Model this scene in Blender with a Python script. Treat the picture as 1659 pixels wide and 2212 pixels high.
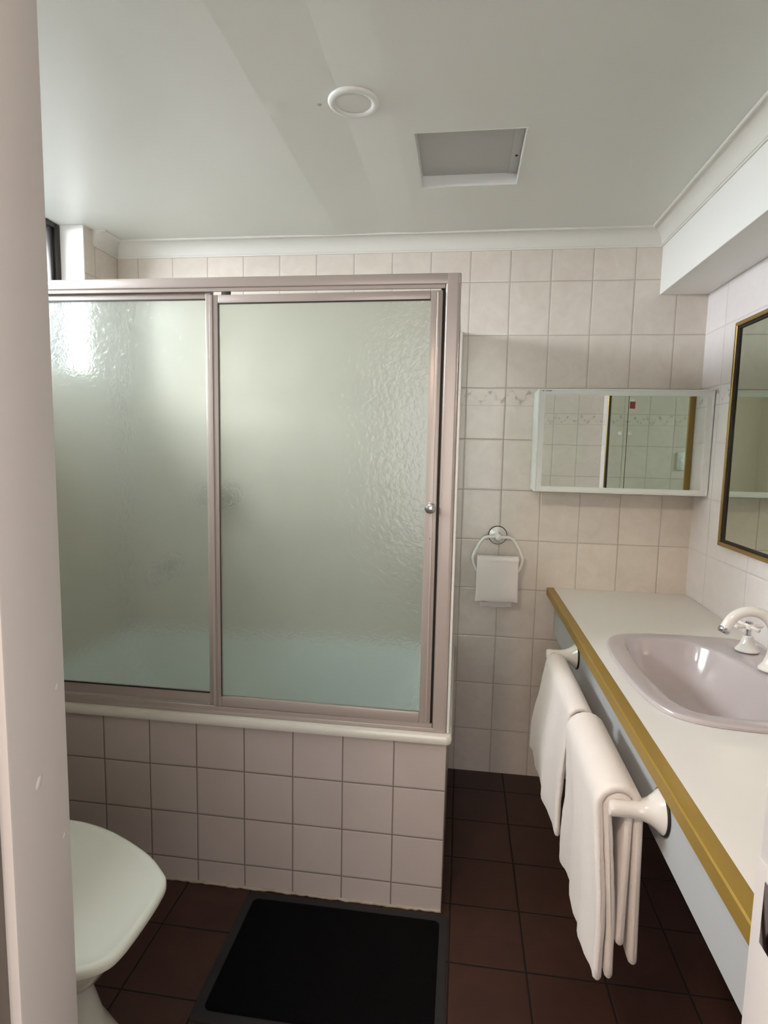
import bpy, bmesh, math, random
from mathutils import Vector, Matrix
from mathutils import noise as mnoise
random.seed(4)
for o in list(bpy.data.objects): bpy.data.objects.remove(o)
scene = bpy.context.scene
COL = scene.collection

# ------------------------------------------------------------------ camera
CH = 1.326
cam_d = bpy.data.cameras.new('camera'); cam = bpy.data.objects.new('camera', cam_d); COL.objects.link(cam)
cam_d.sensor_fit = 'HORIZONTAL'; cam_d.sensor_width = 36.0
cam_d.lens = 1265.7/1659*36.0
cam_d.clip_start = 0.02
r = Vector((0.99088, 0.13311, 0.02071)); u = Vector((-0.03493, 0.10544, 0.99381)); f = Vector((-0.13010, 0.98548, -0.10912))
cam.matrix_world = Matrix(((r.x, u.x, -f.x, 0), (r.y, u.y, -f.y, 0), (r.z, u.z, -f.z, CH), (0, 0, 0, 1)))
scene.camera = cam

# ------------------------------------------------------------------ view, world, lights
scene.view_settings.view_transform = 'Standard'
scene.view_settings.look = 'None'
scene.view_settings.gamma = 1.0
scene.view_settings.use_curve_mapping = False
scene.view_settings.exposure = -0.02
WORLD_STRENGTH = 1.0
scene.cycles.sample_clamp_indirect = 40.0
WINDOW_POWER = 1000.0
HALL_POWER = 30.0
HALL_FILL = 33.0
w = bpy.data.worlds.new('sky'); scene.world = w; w.use_nodes = True
bg = w.node_tree.nodes['Background']; bg.inputs[0].default_value = (0.80, 0.90, 1.0, 1); bg.inputs[1].default_value = WORLD_STRENGTH

def area(name, loc, direction, sx, sy, power, color):
    l = bpy.data.lights.new(name, 'AREA'); l.shape = 'RECTANGLE'; l.size = sx; l.size_y = sy
    l.energy = power; l.color = color
    o = bpy.data.objects.new(name, l); COL.objects.link(o); o.location = loc
    o.rotation_euler = Vector(direction).to_track_quat('-Z', 'Y').to_euler()
    return o
WY0, WY1, WZ0, WZ1 = 0.80, 2.122, 1.58, 2.13      # window opening
area('daylight', (-2.28, 1.35, 2.78), (1, 0.0, -0.6), 3.0, 2.1, WINDOW_POWER, (0.93, 0.97, 1.0))
area('hall_lamp', (-0.54, -0.20, 2.385), (0.45, 0.55, -0.8), 0.26, 0.26, HALL_POWER, (1.0, 0.79, 0.62))
area('hall_fill_light', (0.30, -1.7, 1.35), (-0.12, 1, 0), 1.7, 1.6, HALL_FILL, (0.99, 0.97, 0.98))  # fill panel added behind the camera to even out the light

# ------------------------------------------------------------------ materials
def lin(c):
    return tuple(((x/255)/12.92 if x/255 <= 0.04045 else (((x/255)+0.055)/1.055)**2.4) for x in c)
def mat(name, rgb, rough=0.5, metal=0.0, spec=0.5, coat=0.0, bump=None, var=None):
    m = bpy.data.materials.new(name); m.use_nodes = True
    nt = m.node_tree; b = nt.nodes['Principled BSDF']
    b.inputs['Base Color'].default_value = (*lin(rgb), 1)
    b.inputs['Roughness'].default_value = rough; b.inputs['Metallic'].default_value = metal
    b.inputs['Specular IOR Level'].default_value = spec; b.inputs['Coat Weight'].default_value = coat
    b.inputs['Coat Roughness'].default_value = 0.08
    tc = nt.nodes.new('ShaderNodeTexCoord')
    if bump:
        n = nt.nodes.new('ShaderNodeTexNoise'); n.inputs['Scale'].default_value = bump[0]; n.inputs['Detail'].default_value = 4
        bp = nt.nodes.new('ShaderNodeBump'); bp.inputs['Strength'].default_value = bump[1]; bp.inputs['Distance'].default_value = bump[2]
        nt.links.new(tc.outputs['Object'], n.inputs['Vector']); nt.links.new(n.outputs[0], bp.inputs['Height']); nt.links.new(bp.outputs[0], b.inputs['Normal'])
    if var:
        n = nt.nodes.new('ShaderNodeTexNoise'); n.inputs['Scale'].default_value = var[0]; n.inputs['Detail'].default_value = 5
        mx = nt.nodes.new('ShaderNodeMix'); mx.data_type = 'RGBA'
        mx.inputs[6].default_value = (*lin(rgb), 1); mx.inputs[7].default_value = (*lin(var[1]), 1)
        nt.links.new(tc.outputs['Object'], n.inputs['Vector']); nt.links.new(n.outputs[0], mx.inputs[0]); nt.links.new(mx.outputs[2], b.inputs['Base Color'])
    return m

def M_(nt, op, a, b=None, c=None):
    n = nt.nodes.new('ShaderNodeMath'); n.operation = op
    for i, v in enumerate((a, b, c)):
        if v is None: continue
        if isinstance(v, (int, float)): n.inputs[i].default_value = v
        else: nt.links.new(v, n.inputs[i])
    return n.outputs[0]

def tile_mat(name, axes, off, size, col, col2, grout, gw=0.0022, rough=0.22, deco=None, spec=0.5, rot=0.0, bumpd=0.0012, mottle=14, jitter=0.05):
    """tiles on world coordinates; axes like 'XZ'; off = a joint position; size = (w, h)"""
    m = bpy.data.materials.new(name); m.use_nodes = True; nt = m.node_tree; L = nt.links
    b = nt.nodes['Principled BSDF']; b.inputs['Roughness'].default_value = rough; b.inputs['Specular IOR Level'].default_value = spec
    tc = nt.nodes.new('ShaderNodeTexCoord'); sp = nt.nodes.new('ShaderNodeSeparateXYZ'); L.new(tc.outputs['Object'], sp.inputs[0])
    wob = nt.nodes.new('ShaderNodeTexNoise'); wob.inputs['Scale'].default_value = 3.0; L.new(tc.outputs['Object'], wob.inputs[0])
    wv = M_(nt, 'MULTIPLY', M_(nt, 'SUBTRACT', wob.outputs[0], 0.5), 0.004)
    ds, cells = [], []
    for k in (0, 1):
        c = M_(nt, 'ADD', sp.outputs['XYZ'.index(axes[k])], wv)
        t = M_(nt, 'DIVIDE', M_(nt, 'SUBTRACT', c, off[k]), size[k])
        fl = M_(nt, 'FLOOR', t); fr = M_(nt, 'SUBTRACT', t, fl)
        d = M_(nt, 'MULTIPLY', M_(nt, 'MINIMUM', fr, M_(nt, 'SUBTRACT', 1.0, fr)), size[k])
        ds.append(d); cells.append(fl)
    d = M_(nt, 'MINIMUM', ds[0], ds[1])
    mr = nt.nodes.new('ShaderNodeMapRange'); mr.interpolation_type = 'SMOOTHSTEP'
    mr.inputs['From Min'].default_value = gw*0.45; mr.inputs['From Max'].default_value = gw*0.45+0.0012
    L.new(d, mr.inputs['Value'])
    mask = mr.outputs[0]
    # edge pillow for the bump
    pr = nt.nodes.new('ShaderNodeMapRange'); pr.interpolation_type = 'SMOOTHSTEP'; pr.inputs['From Min'].default_value = 0.0; pr.inputs['From Max'].default_value = 0.006
    L.new(d, pr.inputs['Value'])
    no = nt.nodes.new('ShaderNodeTexNoise'); no.inputs['Scale'].default_value = mottle; no.inputs['Detail'].default_value = 8; no.inputs['Roughness'].default_value = 0.65; no.inputs['Distortion'].default_value = 0.8
    L.new(tc.outputs['Object'], no.inputs[0])
    nr = nt.nodes.new('ShaderNodeMapRange'); nr.inputs['From Min'].default_value = 0.3; nr.inputs['From Max'].default_value = 0.7; L.new(no.outputs[0], nr.inputs['Value'])
    mx = nt.nodes.new('ShaderNodeMix'); mx.data_type = 'RGBA'; mx.inputs[6].default_value = (*lin(col), 1); mx.inputs[7].default_value = (*lin(col2), 1); L.new(nr.outputs[0], mx.inputs[0])
    # a slightly different tone from tile to tile
    cb = nt.nodes.new('ShaderNodeCombineXYZ'); L.new(cells[0], cb.inputs[0]); L.new(cells[1], cb.inputs[1])
    wn = nt.nodes.new('ShaderNodeTexWhiteNoise'); wn.noise_dimensions = '3D'; L.new(cb.outputs[0], wn.inputs[0])
    hv = nt.nodes.new('ShaderNodeHueSaturation'); L.new(mx.outputs[2], hv.inputs['Color'])
    L.new(M_(nt, 'ADD', M_(nt, 'MULTIPLY', wn.outputs[0], jitter), 1.0-jitter/2), hv.inputs['Value'])
    base = hv.outputs[0]
    if deco:
        z0, z1, dcol = deco
        z = sp.outputs[2]
        inb = M_(nt, 'MULTIPLY', M_(nt, 'GREATER_THAN', z, z0), M_(nt, 'LESS_THAN', z, z1))
        # scroll pattern: distorted wave inside the band
        hx = M_(nt, 'SUBTRACT', sp.outputs['XYZ'.index(axes[0])], off[0])
        s = M_(nt, 'SINE', M_(nt, 'MULTIPLY', hx, 2*math.pi/0.075))
        zz = M_(nt, 'MULTIPLY', M_(nt, 'SUBTRACT', z, (z0+z1)/2), 2.0/(z1-z0))
        dd = M_(nt, 'ABSOLUTE', M_(nt, 'SUBTRACT', zz, M_(nt, 'MULTIPLY', s, 0.55)))
        nb = nt.nodes.new('ShaderNodeTexNoise'); nb.inputs['Scale'].default_value = 55; nb.inputs['Detail'].default_value = 3; L.new(tc.outputs['Object'], nb.inputs[0])
        k1 = nt.nodes.new('ShaderNodeMapRange'); k1.inputs['From Min'].default_value = 0.5; k1.inputs['From Max'].default_value = 0.05; L.new(dd, k1.inputs['Value'])
        k2 = nt.nodes.new('ShaderNodeMapRange'); k2.inputs['From Min'].default_value = 0.48; k2.inputs['From Max'].default_value = 0.62; L.new(nb.outputs[0], k2.inputs['Value'])
        pat = M_(nt, 'MULTIPLY', k1.outputs[0], k2.outputs[0])
        edge = M_(nt, 'LESS_THAN', M_(nt, 'ABSOLUTE', M_(nt, 'SUBTRACT', z, z0)), 0.0012)
        tot = M_(nt, 'MULTIPLY', M_(nt, 'MULTIPLY', pat, inb), 0.75)
        m2 = nt.nodes.new('ShaderNodeMix'); m2.data_type = 'RGBA'; L.new(M_(nt, 'MAXIMUM', tot, M_(nt, 'MULTIPLY', edge, 0.45)), m2.inputs[0]); L.new(base, m2.inputs[6]); m2.inputs[7].default_value = (*lin(dcol), 1)
        base = m2.outputs[2]
    fm = nt.nodes.new('ShaderNodeMix'); fm.data_type = 'RGBA'; L.new(mask, fm.inputs[0]); fm.inputs[6].default_value = (*lin(grout), 1); L.new(base, fm.inputs[7])
    L.new(fm.outputs[2], b.inputs['Base Color'])
    L.new(M_(nt, 'SUBTRACT', 0.75, M_(nt, 'MULTIPLY', mask, 0.75-rough)), b.inputs['Roughness'])
    hgt = M_(nt, 'ADD', pr.outputs[0], M_(nt, 'MULTIPLY', no.outputs[0], 0.25))
    bp = nt.nodes.new('ShaderNodeBump'); bp.inputs['Strength'].default_value = 0.6; bp.inputs['Distance'].default_value = bumpd; L.new(hgt, bp.inputs['Height']); L.new(bp.outputs[0], b.inputs['Normal'])
    return m

WC, WC2, GR = (224, 213, 202), (214, 202, 190), (178, 167, 156)
TX, TZ, TH = 0.1547, 1.7613, 0.1972
DECO = (1.497, 1.562, (150, 140, 130))
m_tile_back = tile_mat('back_wall_tile', 'XZ', (TX, TZ), (0.15, TH), WC, WC2, GR, deco=DECO)
m_tile_side = tile_mat('side_wall_tile', 'YZ', (2.336-0.16, TZ), (0.30, TH), (238, 230, 230), (232, 223, 222), (200, 190, 187), deco=DECO, gw=0.0018)
m_tile_left = tile_mat('left_wall_tile', 'YZ', (2.336, TZ), (0.15, TH), WC, WC2, GR, deco=DECO)
m_tile_bath = tile_mat('bath_front_tile', 'XZ', (-0.0163, 0.3695), (0.14715, 0.14715), (190, 177, 170), (184, 171, 163), (120, 108, 100), gw=0.0028, rough=0.28, mottle=5, jitter=0.04)
m_tile_bath_side = tile_mat('bath_side_tile', 'YZ', (1.5626, 0.3695), (0.14715, 0.14715), (190, 177, 170), (184, 171, 163), (120, 108, 100), gw=0.0028, rough=0.28, mottle=5, jitter=0.04)
m_floor = tile_mat('floor_tile', 'XY', (0.2065, 1.600), (0.1975, 0.2), (70, 44, 35), (61, 38, 31), (22, 15, 12), gw=0.004, rough=0.42, mottle=9, jitter=0.12, spec=0.35)

m_paint = mat('white_paint', (242, 239, 235), 0.42, bump=(220, 0.15, 0.0006))
m_ceil = mat('ceiling_paint', (226, 226, 219), 0.38, bump=(160, 0.12, 0.0006), var=(1.6, (220, 220, 212)))
m_cornice = mat('cornice_plaster', (224, 220, 212), 0.5)
m_jamb = mat('jamb_paint', (204, 196, 192), 0.45, bump=(26, 0.1, 0.002), var=(4, (198, 190, 187)))
m_hall = mat('hall_paint', (224, 222, 214), 0.7, bump=(60, 0.05, 0.001))
m_hallfloor = mat('hall_carpet', (120, 104, 92), 0.95, bump=(400, 0.5, 0.002))
m_frame = mat('taupe_enamelled_aluminium', (170, 157, 149), 0.3, 0.15, bump=(500, 0.05, 0.0003))
m_white_metal = mat('white_enamel', (226, 226, 222), 0.35, bump=(300, 0.04, 0.0003))
m_gold = mat('brushed_gold', (164, 132, 58), 0.42, 0.35, bump=(240, 0.12, 0.0004))
m_gold_frame = mat('gold_mirror_frame', (160, 130, 76), 0.35, 0.6, bump=(240, 0.1, 0.0003))
m_ceramic = mat('white_ceramic', (232, 226, 220), 0.12, coat=0.4, var=(3, (228, 221, 214)))
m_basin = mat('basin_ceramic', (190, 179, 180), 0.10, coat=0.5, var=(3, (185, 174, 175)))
m_toilet = mat('toilet_ceramic', (222, 219, 210), 0.2, coat=0.2, var=(4, (218, 214, 205)))
m_lid = mat('lid_plastic', (240, 240, 229), 0.3, var=(2, (236, 236, 225)))
m_arch_shaded = mat('architrave_paint_shaded', (118, 108, 100), 0.5, var=(5, (112, 103, 95)))  # jamb paint darkened so the architraves look shaded despite the near lamp
m_tub = mat('bath_enamel', (236, 243, 242), 0.18, coat=0.3, var=(2, (232, 240, 240)))
m_lip = mat('bath_rim_enamel', (214, 208, 196), 0.22, coat=0.3, var=(5, (206, 200, 188)))
m_bench = mat('white_laminate', (228, 223, 218), 0.33, var=(3, (223, 218, 212)))
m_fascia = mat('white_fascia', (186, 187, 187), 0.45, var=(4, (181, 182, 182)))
m_chrome = mat('chrome', (200, 200, 205), 0.12, 1.0, var=(3, (190, 190, 196)))
m_dark = mat('dark_seal', (30, 24, 20), 0.6, var=(20, (38, 30, 25)))
m_black_frame = mat('dark_aluminium', (44, 38, 38), 0.4, 0.4, var=(8, (52, 46, 46)))
m_plastic = mat('white_plastic', (228, 228, 222), 0.4, var=(6, (222, 222, 216)))
m_panel = mat('grey_panel_enamel', (188, 186, 182), 0.45, var=(4, (182, 180, 176)))
m_red = mat('red_sticker', (150, 48, 42), 0.5, var=(60, (132, 40, 36)))
m_matpile = mat('black_mat_pile', (7, 7, 7), 0.95, bump=(900, 0.8, 0.002), spec=0.1, var=(300, (12, 12, 12)))
m_matedge = mat('dark_rubber', (36, 34, 35), 0.8, bump=(200, 0.2, 0.0005))
m_silicone = mat('old_sealant', (196, 184, 168), 0.6, var=(30, (140, 126, 108)))
m_soap = mat('grey_ceramic', (168, 164, 150), 0.25, var=(8, (160, 156, 142)))

def towel_mat():
    m = bpy.data.materials.new('white_terry'); m.use_nodes = True; nt = m.node_tree; b = nt.nodes['Principled BSDF']
    b.inputs['Base Color'].default_value = (*lin((232, 222, 215)), 1); b.inputs['Roughness'].default_value = 0.95
    b.inputs['Sheen Weight'].default_value = 0.35; b.inputs['Specular IOR Level'].default_value = 0.15
    tc = nt.nodes.new('ShaderNodeTexCoord'); n = nt.nodes.new('ShaderNodeTexNoise'); n.inputs['Scale'].default_value = 420; n.inputs['Detail'].default_value = 3
    n2 = nt.nodes.new('ShaderNodeTexNoise'); n2.inputs['Scale'].default_value = 22
    L = nt.links; L.new(tc.outputs['Object'], n.inputs[0]); L.new(tc.outputs['Object'], n2.inputs[0])
    s = M_(nt, 'ADD', n.outputs[0], M_(nt, 'MULTIPLY', n2.outputs[0], 1.6))
    bp = nt.nodes.new('ShaderNodeBump'); bp.inputs['Strength'].default_value = 0.45; bp.inputs['Distance'].default_value = 0.0018
    L.new(s, bp.inputs['Height']); L.new(bp.outputs[0], b.inputs['Normal'])
    return m
m_towel = towel_mat()

def frosted():
    m = bpy.data.materials.new('frosted_glass'); m.use_nodes = True; nt = m.node_tree; L = nt.links
    for n in list(nt.nodes): nt.nodes.remove(n)
    out = nt.nodes.new('ShaderNodeOutputMaterial')
    tc = nt.nodes.new('ShaderNodeTexCoord')
    n1 = nt.nodes.new('ShaderNodeTexNoise'); n1.inputs['Scale'].default_value = 70; n1.inputs['Detail'].default_value = 2; n1.inputs['Distortion'].default_value = 0.6
    n2 = nt.nodes.new('ShaderNodeTexNoise'); n2.inputs['Scale'].default_value = 300; n2.inputs['Detail'].default_value = 1
    L.new(tc.outputs['Object'], n1.inputs[0]); L.new(tc.outputs['Object'], n2.inputs[0])
    h = M_(nt, 'ADD', n1.outputs[0], M_(nt, 'MULTIPLY', n2.outputs[0], 0.12))
    bp = nt.nodes.new('ShaderNodeBump'); bp.inputs['Strength'].default_value = 0.35; bp.inputs['Distance'].default_value = 0.0030; L.new(h, bp.inputs['Height'])
    rf = nt.nodes.new('ShaderNodeBsdfRefraction'); rf.inputs['IOR'].default_value = 1.45; rf.inputs['Roughness'].default_value = 0.21
    rf.inputs['Color'].default_value = (0.90, 0.925, 0.89, 1); L.new(bp.outputs[0], rf.inputs['Normal'])
    tl = nt.nodes.new('ShaderNodeBsdfTranslucent'); tl.inputs['Color'].default_value = (0.80, 0.85, 0.80, 1); L.new(bp.outputs[0], tl.inputs['Normal'])
    gl = nt.nodes.new('ShaderNodeBsdfGlossy'); gl.inputs['Roughness'].default_value = 0.16; L.new(bp.outputs[0], gl.inputs['Normal'])
    m1 = nt.nodes.new('ShaderNodeMixShader'); m1.inputs[0].default_value = 0.22; L.new(rf.outputs[0], m1.inputs[1]); L.new(tl.outputs[0], m1.inputs[2])
    m2 = nt.nodes.new('ShaderNodeMixShader'); m2.inputs[0].default_value = 0.05; L.new(m1.outputs[0], m2.inputs[1]); L.new(gl.outputs[0], m2.inputs[2])
    L.new(m2.outputs[0], out.inputs['Surface'])
    return m
m_frost = frosted()

def clear_pane():
    m = bpy.data.materials.new('window_pane'); m.use_nodes = True; nt = m.node_tree; L = nt.links
    for n in list(nt.nodes): nt.nodes.remove(n)
    out = nt.nodes.new('ShaderNodeOutputMaterial')
    tr = nt.nodes.new('ShaderNodeBsdfTransparent'); tr.inputs[0].default_value = (0.95, 0.97, 0.98, 1)
    gl = nt.nodes.new('ShaderNodeBsdfGlossy'); gl.inputs['Roughness'].default_value = 0.03
    mx = nt.nodes.new('ShaderNodeMixShader'); mx.inputs[0].default_value = 0.06
    L.new(tr.outputs[0], mx.inputs[1]); L.new(gl.outputs[0], mx.inputs[2]); L.new(mx.outputs[0], out.inputs['Surface'])
    return m
m_pane = clear_pane()

def mirror_mat(name, col):
    m = mat(name, (255, 255, 255), 0.015, 1.0)
    b = m.node_tree.nodes['Principled BSDF']; b.inputs['Base Color'].default_value = (*col, 1)
    return m
m_mirror_cab = mirror_mat('cabinet_mirror_glass', (0.78, 0.82, 0.77))
m_mirror = mirror_mat('wall_mirror_glass', (0.62, 0.70, 0.62))

# ------------------------------------------------------------------ mesh helpers
def box(bm, x0, x1, y0, y1, z0, z1, bev=0.0, seg=2):
    t = bmesh.new(); bmesh.ops.create_cube(t, size=1.0)
    bmesh.ops.scale(t, vec=(x1-x0, y1-y0, z1-z0), verts=t.verts)
    bmesh.ops.translate(t, vec=((x0+x1)/2, (y0+y1)/2, (z0+z1)/2), verts=t.verts)
    if bev > 0: bmesh.ops.bevel(t, geom=list(t.edges), offset=bev, segments=seg, profile=0.5, affect='EDGES')
    merge(bm, t)
def merge(bm, t):
    me = bpy.data.meshes.new('tmp'); t.to_mesh(me); t.free(); bm.from_mesh(me); bpy.data.meshes.remove(me)
def lathe(bm, prof, center, axis='Z', seg=48, cap0=False, cap1=True):
    """prof = [(radius, height)...] turned about the axis through center"""
    c = Vector(center); rings = []
    for rr, h in prof:
        ring = []
        for i in range(seg):
            a = 2*math.pi*i/seg; p, q = rr*math.cos(a), rr*math.sin(a)
            v = {'Z': (p, q, h), 'Y': (p, h, q), 'X': (h, p, q)}[axis]
            ring.append(bm.verts.new(c+Vector(v)))
        rings.append(ring)
    for a, b in zip(rings, rings[1:]):
        for i in range(seg):
            bm.faces.new((a[i], a[(i+1) % seg], b[(i+1) % seg], b[i]))
    if cap0: bm.faces.new(rings[0])
    if cap1: bm.faces.new(rings[-1])
def loft(bm, rings, cap0=True, cap1=True):
    vs = [[bm.verts.new(p) for p in ring] for ring in rings]; n = len(vs[0])
    for a, b in zip(vs, vs[1:]):
        for i in range(n): bm.faces.new((a[i], a[(i+1) % n], b[(i+1) % n], b[i]))
    if cap0: bm.faces.new(vs[0])
    if cap1: bm.faces.new(vs[-1])
def tube(bm, pts, rad, seg=14, closed=False):
    pts = [Vector(p) for p in pts]; n = len(pts); rings = []
    up = Vector((0.13, 0.31, 0.94)).normalized()
    rads = rad if isinstance(rad, (list, tuple)) else [rad]*n
    for i, p in enumerate(pts):
        if closed: t = pts[(i+1) % n]-pts[i-1]
        else: t = pts[min(i+1, n-1)]-pts[max(i-1, 0)]
        t.normalize()
        if abs(t.dot(up)) > 0.98: up = Vector((1, 0, 0))
        s = t.cross(up).normalized(); v = s.cross(t).normalized(); up = v
        rings.append([bm.verts.new(p+rads[i]*(math.cos(2*math.pi*k/seg)*s+math.sin(2*math.pi*k/seg)*v)) for k in range(seg)])
    pairs = list(zip(rings, rings[1:]))
    if closed: pairs.append((rings[-1], rings[0]))
    for a, b in pairs:
        for k in range(seg): bm.faces.new((a[k], a[(k+1) % seg], b[(k+1) % seg], b[k]))
    if not closed: bm.faces.new(rings[0]); bm.faces.new(rings[-1])
def spline(pts, n=8, closed=False):
    P = [Vector(p) for p in pts]; N = len(P); out = []
    rng = range(N if closed else N-1)
    for i in rng:
        p1, p2 = P[i], P[(i+1) % N]
        p0 = P[i-1] if (closed or i > 0) else p1
        p3 = P[(i+2) % N] if (closed or i+2 < N) else p2
        for k in range(n):
            t = k/n
            out.append(0.5*((2*p1)+(p2-p0)*t+(2*p0-5*p1+4*p2-p3)*t*t+(3*p1-p0-3*p2+p3)*t**3))
    if not closed: out.append(P[-1])
    return out

def obj(name, bm, m, parent=None, smooth=35, mods=()):
    """bm in world coordinates; stored relative to its parent's origin"""
    bmesh.ops.recalc_face_normals(bm, faces=bm.faces)
    off = Vector((0, 0, 0)); p = parent
    while p is not None: off += p.location; p = p.parent
    me = bpy.data.meshes.new(name)
    if off.length: bmesh.ops.translate(bm, vec=-off, verts=bm.verts)
    bm.to_mesh(me); bm.free(); me.materials.append(m)
    o = bpy.data.objects.new(name, me); COL.objects.link(o)
    if parent: o.parent = parent
    if smooth:
        for pl in me.polygons: pl.use_smooth = True
        me.set_sharp_from_angle(angle=math.radians(smooth))
    for md in mods:
        mm = o.modifiers.new(md[0].lower(), md[0])
        for k, v in md[1].items(): setattr(mm, k, v)
    return o
def struct(name, bm, m, **k):
    o = obj(name, bm, m, **k); o['kind'] = 'structure'; return o
def thing(name, label, cat, loc=(0, 0, 0), group=None):
    o = bpy.data.objects.new(name, None); COL.objects.link(o); o.location = loc; o.empty_display_size = 0.05
    o['label'] = label; o['category'] = cat
    if group: o['group'] = group
    return o
def tag(o, label, cat):
    o['label'] = label; o['category'] = cat; return o
B = bmesh.new

# ------------------------------------------------------------------ room shell
XL, XR, YB, YD, CZ = -1.435, 0.864, 2.336, 0.545, 2.13
Y0 = 0.471                                             # hall side of the door wall
BX, BZ = 0.694, 1.904                                   # bulkhead
JL, JR, HZ = -0.410, 0.286, 2.04                        # door opening
b = B(); box(b, XL-0.1, XR+0.1, 0.508, YB+0.1, -0.06, 0.0); struct('floor', b, m_floor, smooth=0)
b = B(); box(b, -1.75, XR+0.1, YB, YB+0.1, 0, CZ+0.1); struct('wall_back', b, m_tile_back, smooth=0)
b = B(); box(b, XR, XR+0.1, Y0, YB, 0, CZ); struct('wall_right', b, m_tile_side, smooth=0)
b = B(); box(b, XL-0.13, XL, YD, YB, 0, WZ0); box(b, XL-0.13, XL, WY1, YB, WZ0, CZ); box(b, XL-0.13, XL, YD, WY0, WZ0, CZ)
struct('wall_left', b, m_tile_left, smooth=0)
b = B(); box(b, -1.75, JL-0.02, Y0, YD, 0, 2.4); box(b, JR+0.02, XR, Y0, YD, 0, CZ); box(b, JL-0.02, JR+0.02, Y0, YD, HZ+0.02, 2.4); box(b, JR+0.02, 1.5, Y0, YD, CZ, 2.4); box(b, XR+0.1, 1.5, Y0, YD, 0, CZ)
m_tile_door = tile_mat('door_wall_tile', 'XZ', (XR, TZ), (0.15, TH), WC, WC2, GR, deco=DECO)
struct('wall_front', b, m_tile_door, smooth=0)
# reveal lining of the window recess
b = B(); box(b, XL-0.10, XL, WY1-0.006, WY1, WZ0, CZ-0.001); box(b, XL-0.10, XL+0.002, WY0, WY1-0.006, WZ0-0.002, WZ0+0.008); box(b, XL-0.10, XL, WY0, WY0+0.006, WZ0+0.008, CZ-0.001)
struct('trim_1', b, m_paint, smooth=0)

# ceiling: boards with slightly proud joints running into the room, and the opening of the recessed panel
HX0, HX1, HY0, HY1 = -0.155, 0.135, 1.592, 1.912
def ceil_z(x):
    ks = [(-1.8, 0), (-0.72, 0), (-0.497, -0.0044), (-0.478, -0.0039), (-0.312, 0.0), (-0.298, -0.0005), (-0.20, -0.0030), (0.12, 0), (1.0, 0)]
    for (a, za), (c, zc) in zip(ks, ks[1:]):
        if a <= x <= c: return CZ+za+(zc-za)*(x-a)/(c-a)
    return CZ
b = B()
xs = sorted(set([-1.75, -1.6, -1.2, -0.9, -0.72, -0.66, -0.60, -0.55, -0.515, -0.497, -0.478, -0.45, -0.38, -0.312, -0.298, -0.25, -0.20, HX0, -0.08, 0.0, 0.07, HX1, 0.3, 0.5, BX+0.02]))
ys = [YD, 1.0, HY0, HY1, 2.1, YB]
V = [[b.verts.new((x, y, ceil_z(x))) for y in ys] for x in xs]
for i in range(len(xs)-1):
    for j in range(len(ys)-1):
        if HX0-1e-6 <= xs[i] and xs[i+1] <= HX1+1e-6 and abs(ys[j]-HY0) < 1e-6: continue
        b.faces.new((V[i][j], V[i+1][j], V[i+1][j+1], V[i][j+1]))
ext = bmesh.ops.extrude_face_region(b, geom=list(b.faces))
for v in [g for g in ext['geom'] if isinstance(g, bmesh.types.BMVert)]: v.co.z = CZ+0.09
ceil = struct('ceiling', b, m_ceil, smooth=0)
# filled-over patch and an old screw hole on the ceiling
b = B(); lathe(b, [(0.036, 0.0006), (0.030, -0.0001), (0.02, -0.0004), (0.002, -0.0006)], (-0.479, 1.454, ceil_z(-0.479)), seg=32); obj('filler_patch', b, m_ceil, parent=ceil)
b = B(); lathe(b, [(0.005, 0.0005), (0.005, -0.001), (0.001, -0.0012)], (-0.365, 1.446, ceil_z(-0.365)), seg=16); obj('screw_hole', b, m_panel, parent=ceil)
# bulkhead along the right wall
b = B(); box(b, BX, XR, YD, YB, BZ, CZ+0.09, bev=0.0015, seg=1); struct('wall_bulkhead', b, m_paint)

# cornice
def cove(path, mitre0, mitre1, name):
    """path: two points along the wall line; n = direction into the room"""
    (p0, p1, n) = path; p0, p1, n = Vector(p0), Vector(p1), Vector(n); d = (p1-p0).normalized()
    A, Hh = 0.054, 0.058
    prof = [(0.0, -Hh), (0.0045, -Hh), (0.0055, -Hh+0.006)]
    for i in range(9):
        t = i/8; a = math.pi/2*t
        prof.append((0.0075+(A-0.017)*(1-math.cos(a)), -Hh+0.006+(Hh-0.012)*math.sin(a)))
    prof += [(A-0.006, -0.006), (A-0.004, -0.0075), (A, -0.006), (A, -0.0), (A, 0.006), (0.0, 0.006)]
    b = B(); rings = []
    for q, mt, s in ((p0, mitre0, 1), (p1, mitre1, -1)):
        rings.append([q+n*a+d*(s*mt*a)+Vector((0, 0, CZ+z)) for a, z in prof])
    loft(b, rings); return struct(name, b, m_cornice, smooth=30)
cove(((XL, YB, 0), (BX, YB, 0), (0, -1, 0)), 1, 1, 'trim_2')
cove(((XL, 2.172, 0), (XL, YB, 0), (1, 0, 0)), 0, 1, 'trim_3')
cove(((BX, YB, 0), (BX, YD, 0), (-1, 0, 0)), 1, 0, 'trim_4')

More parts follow.
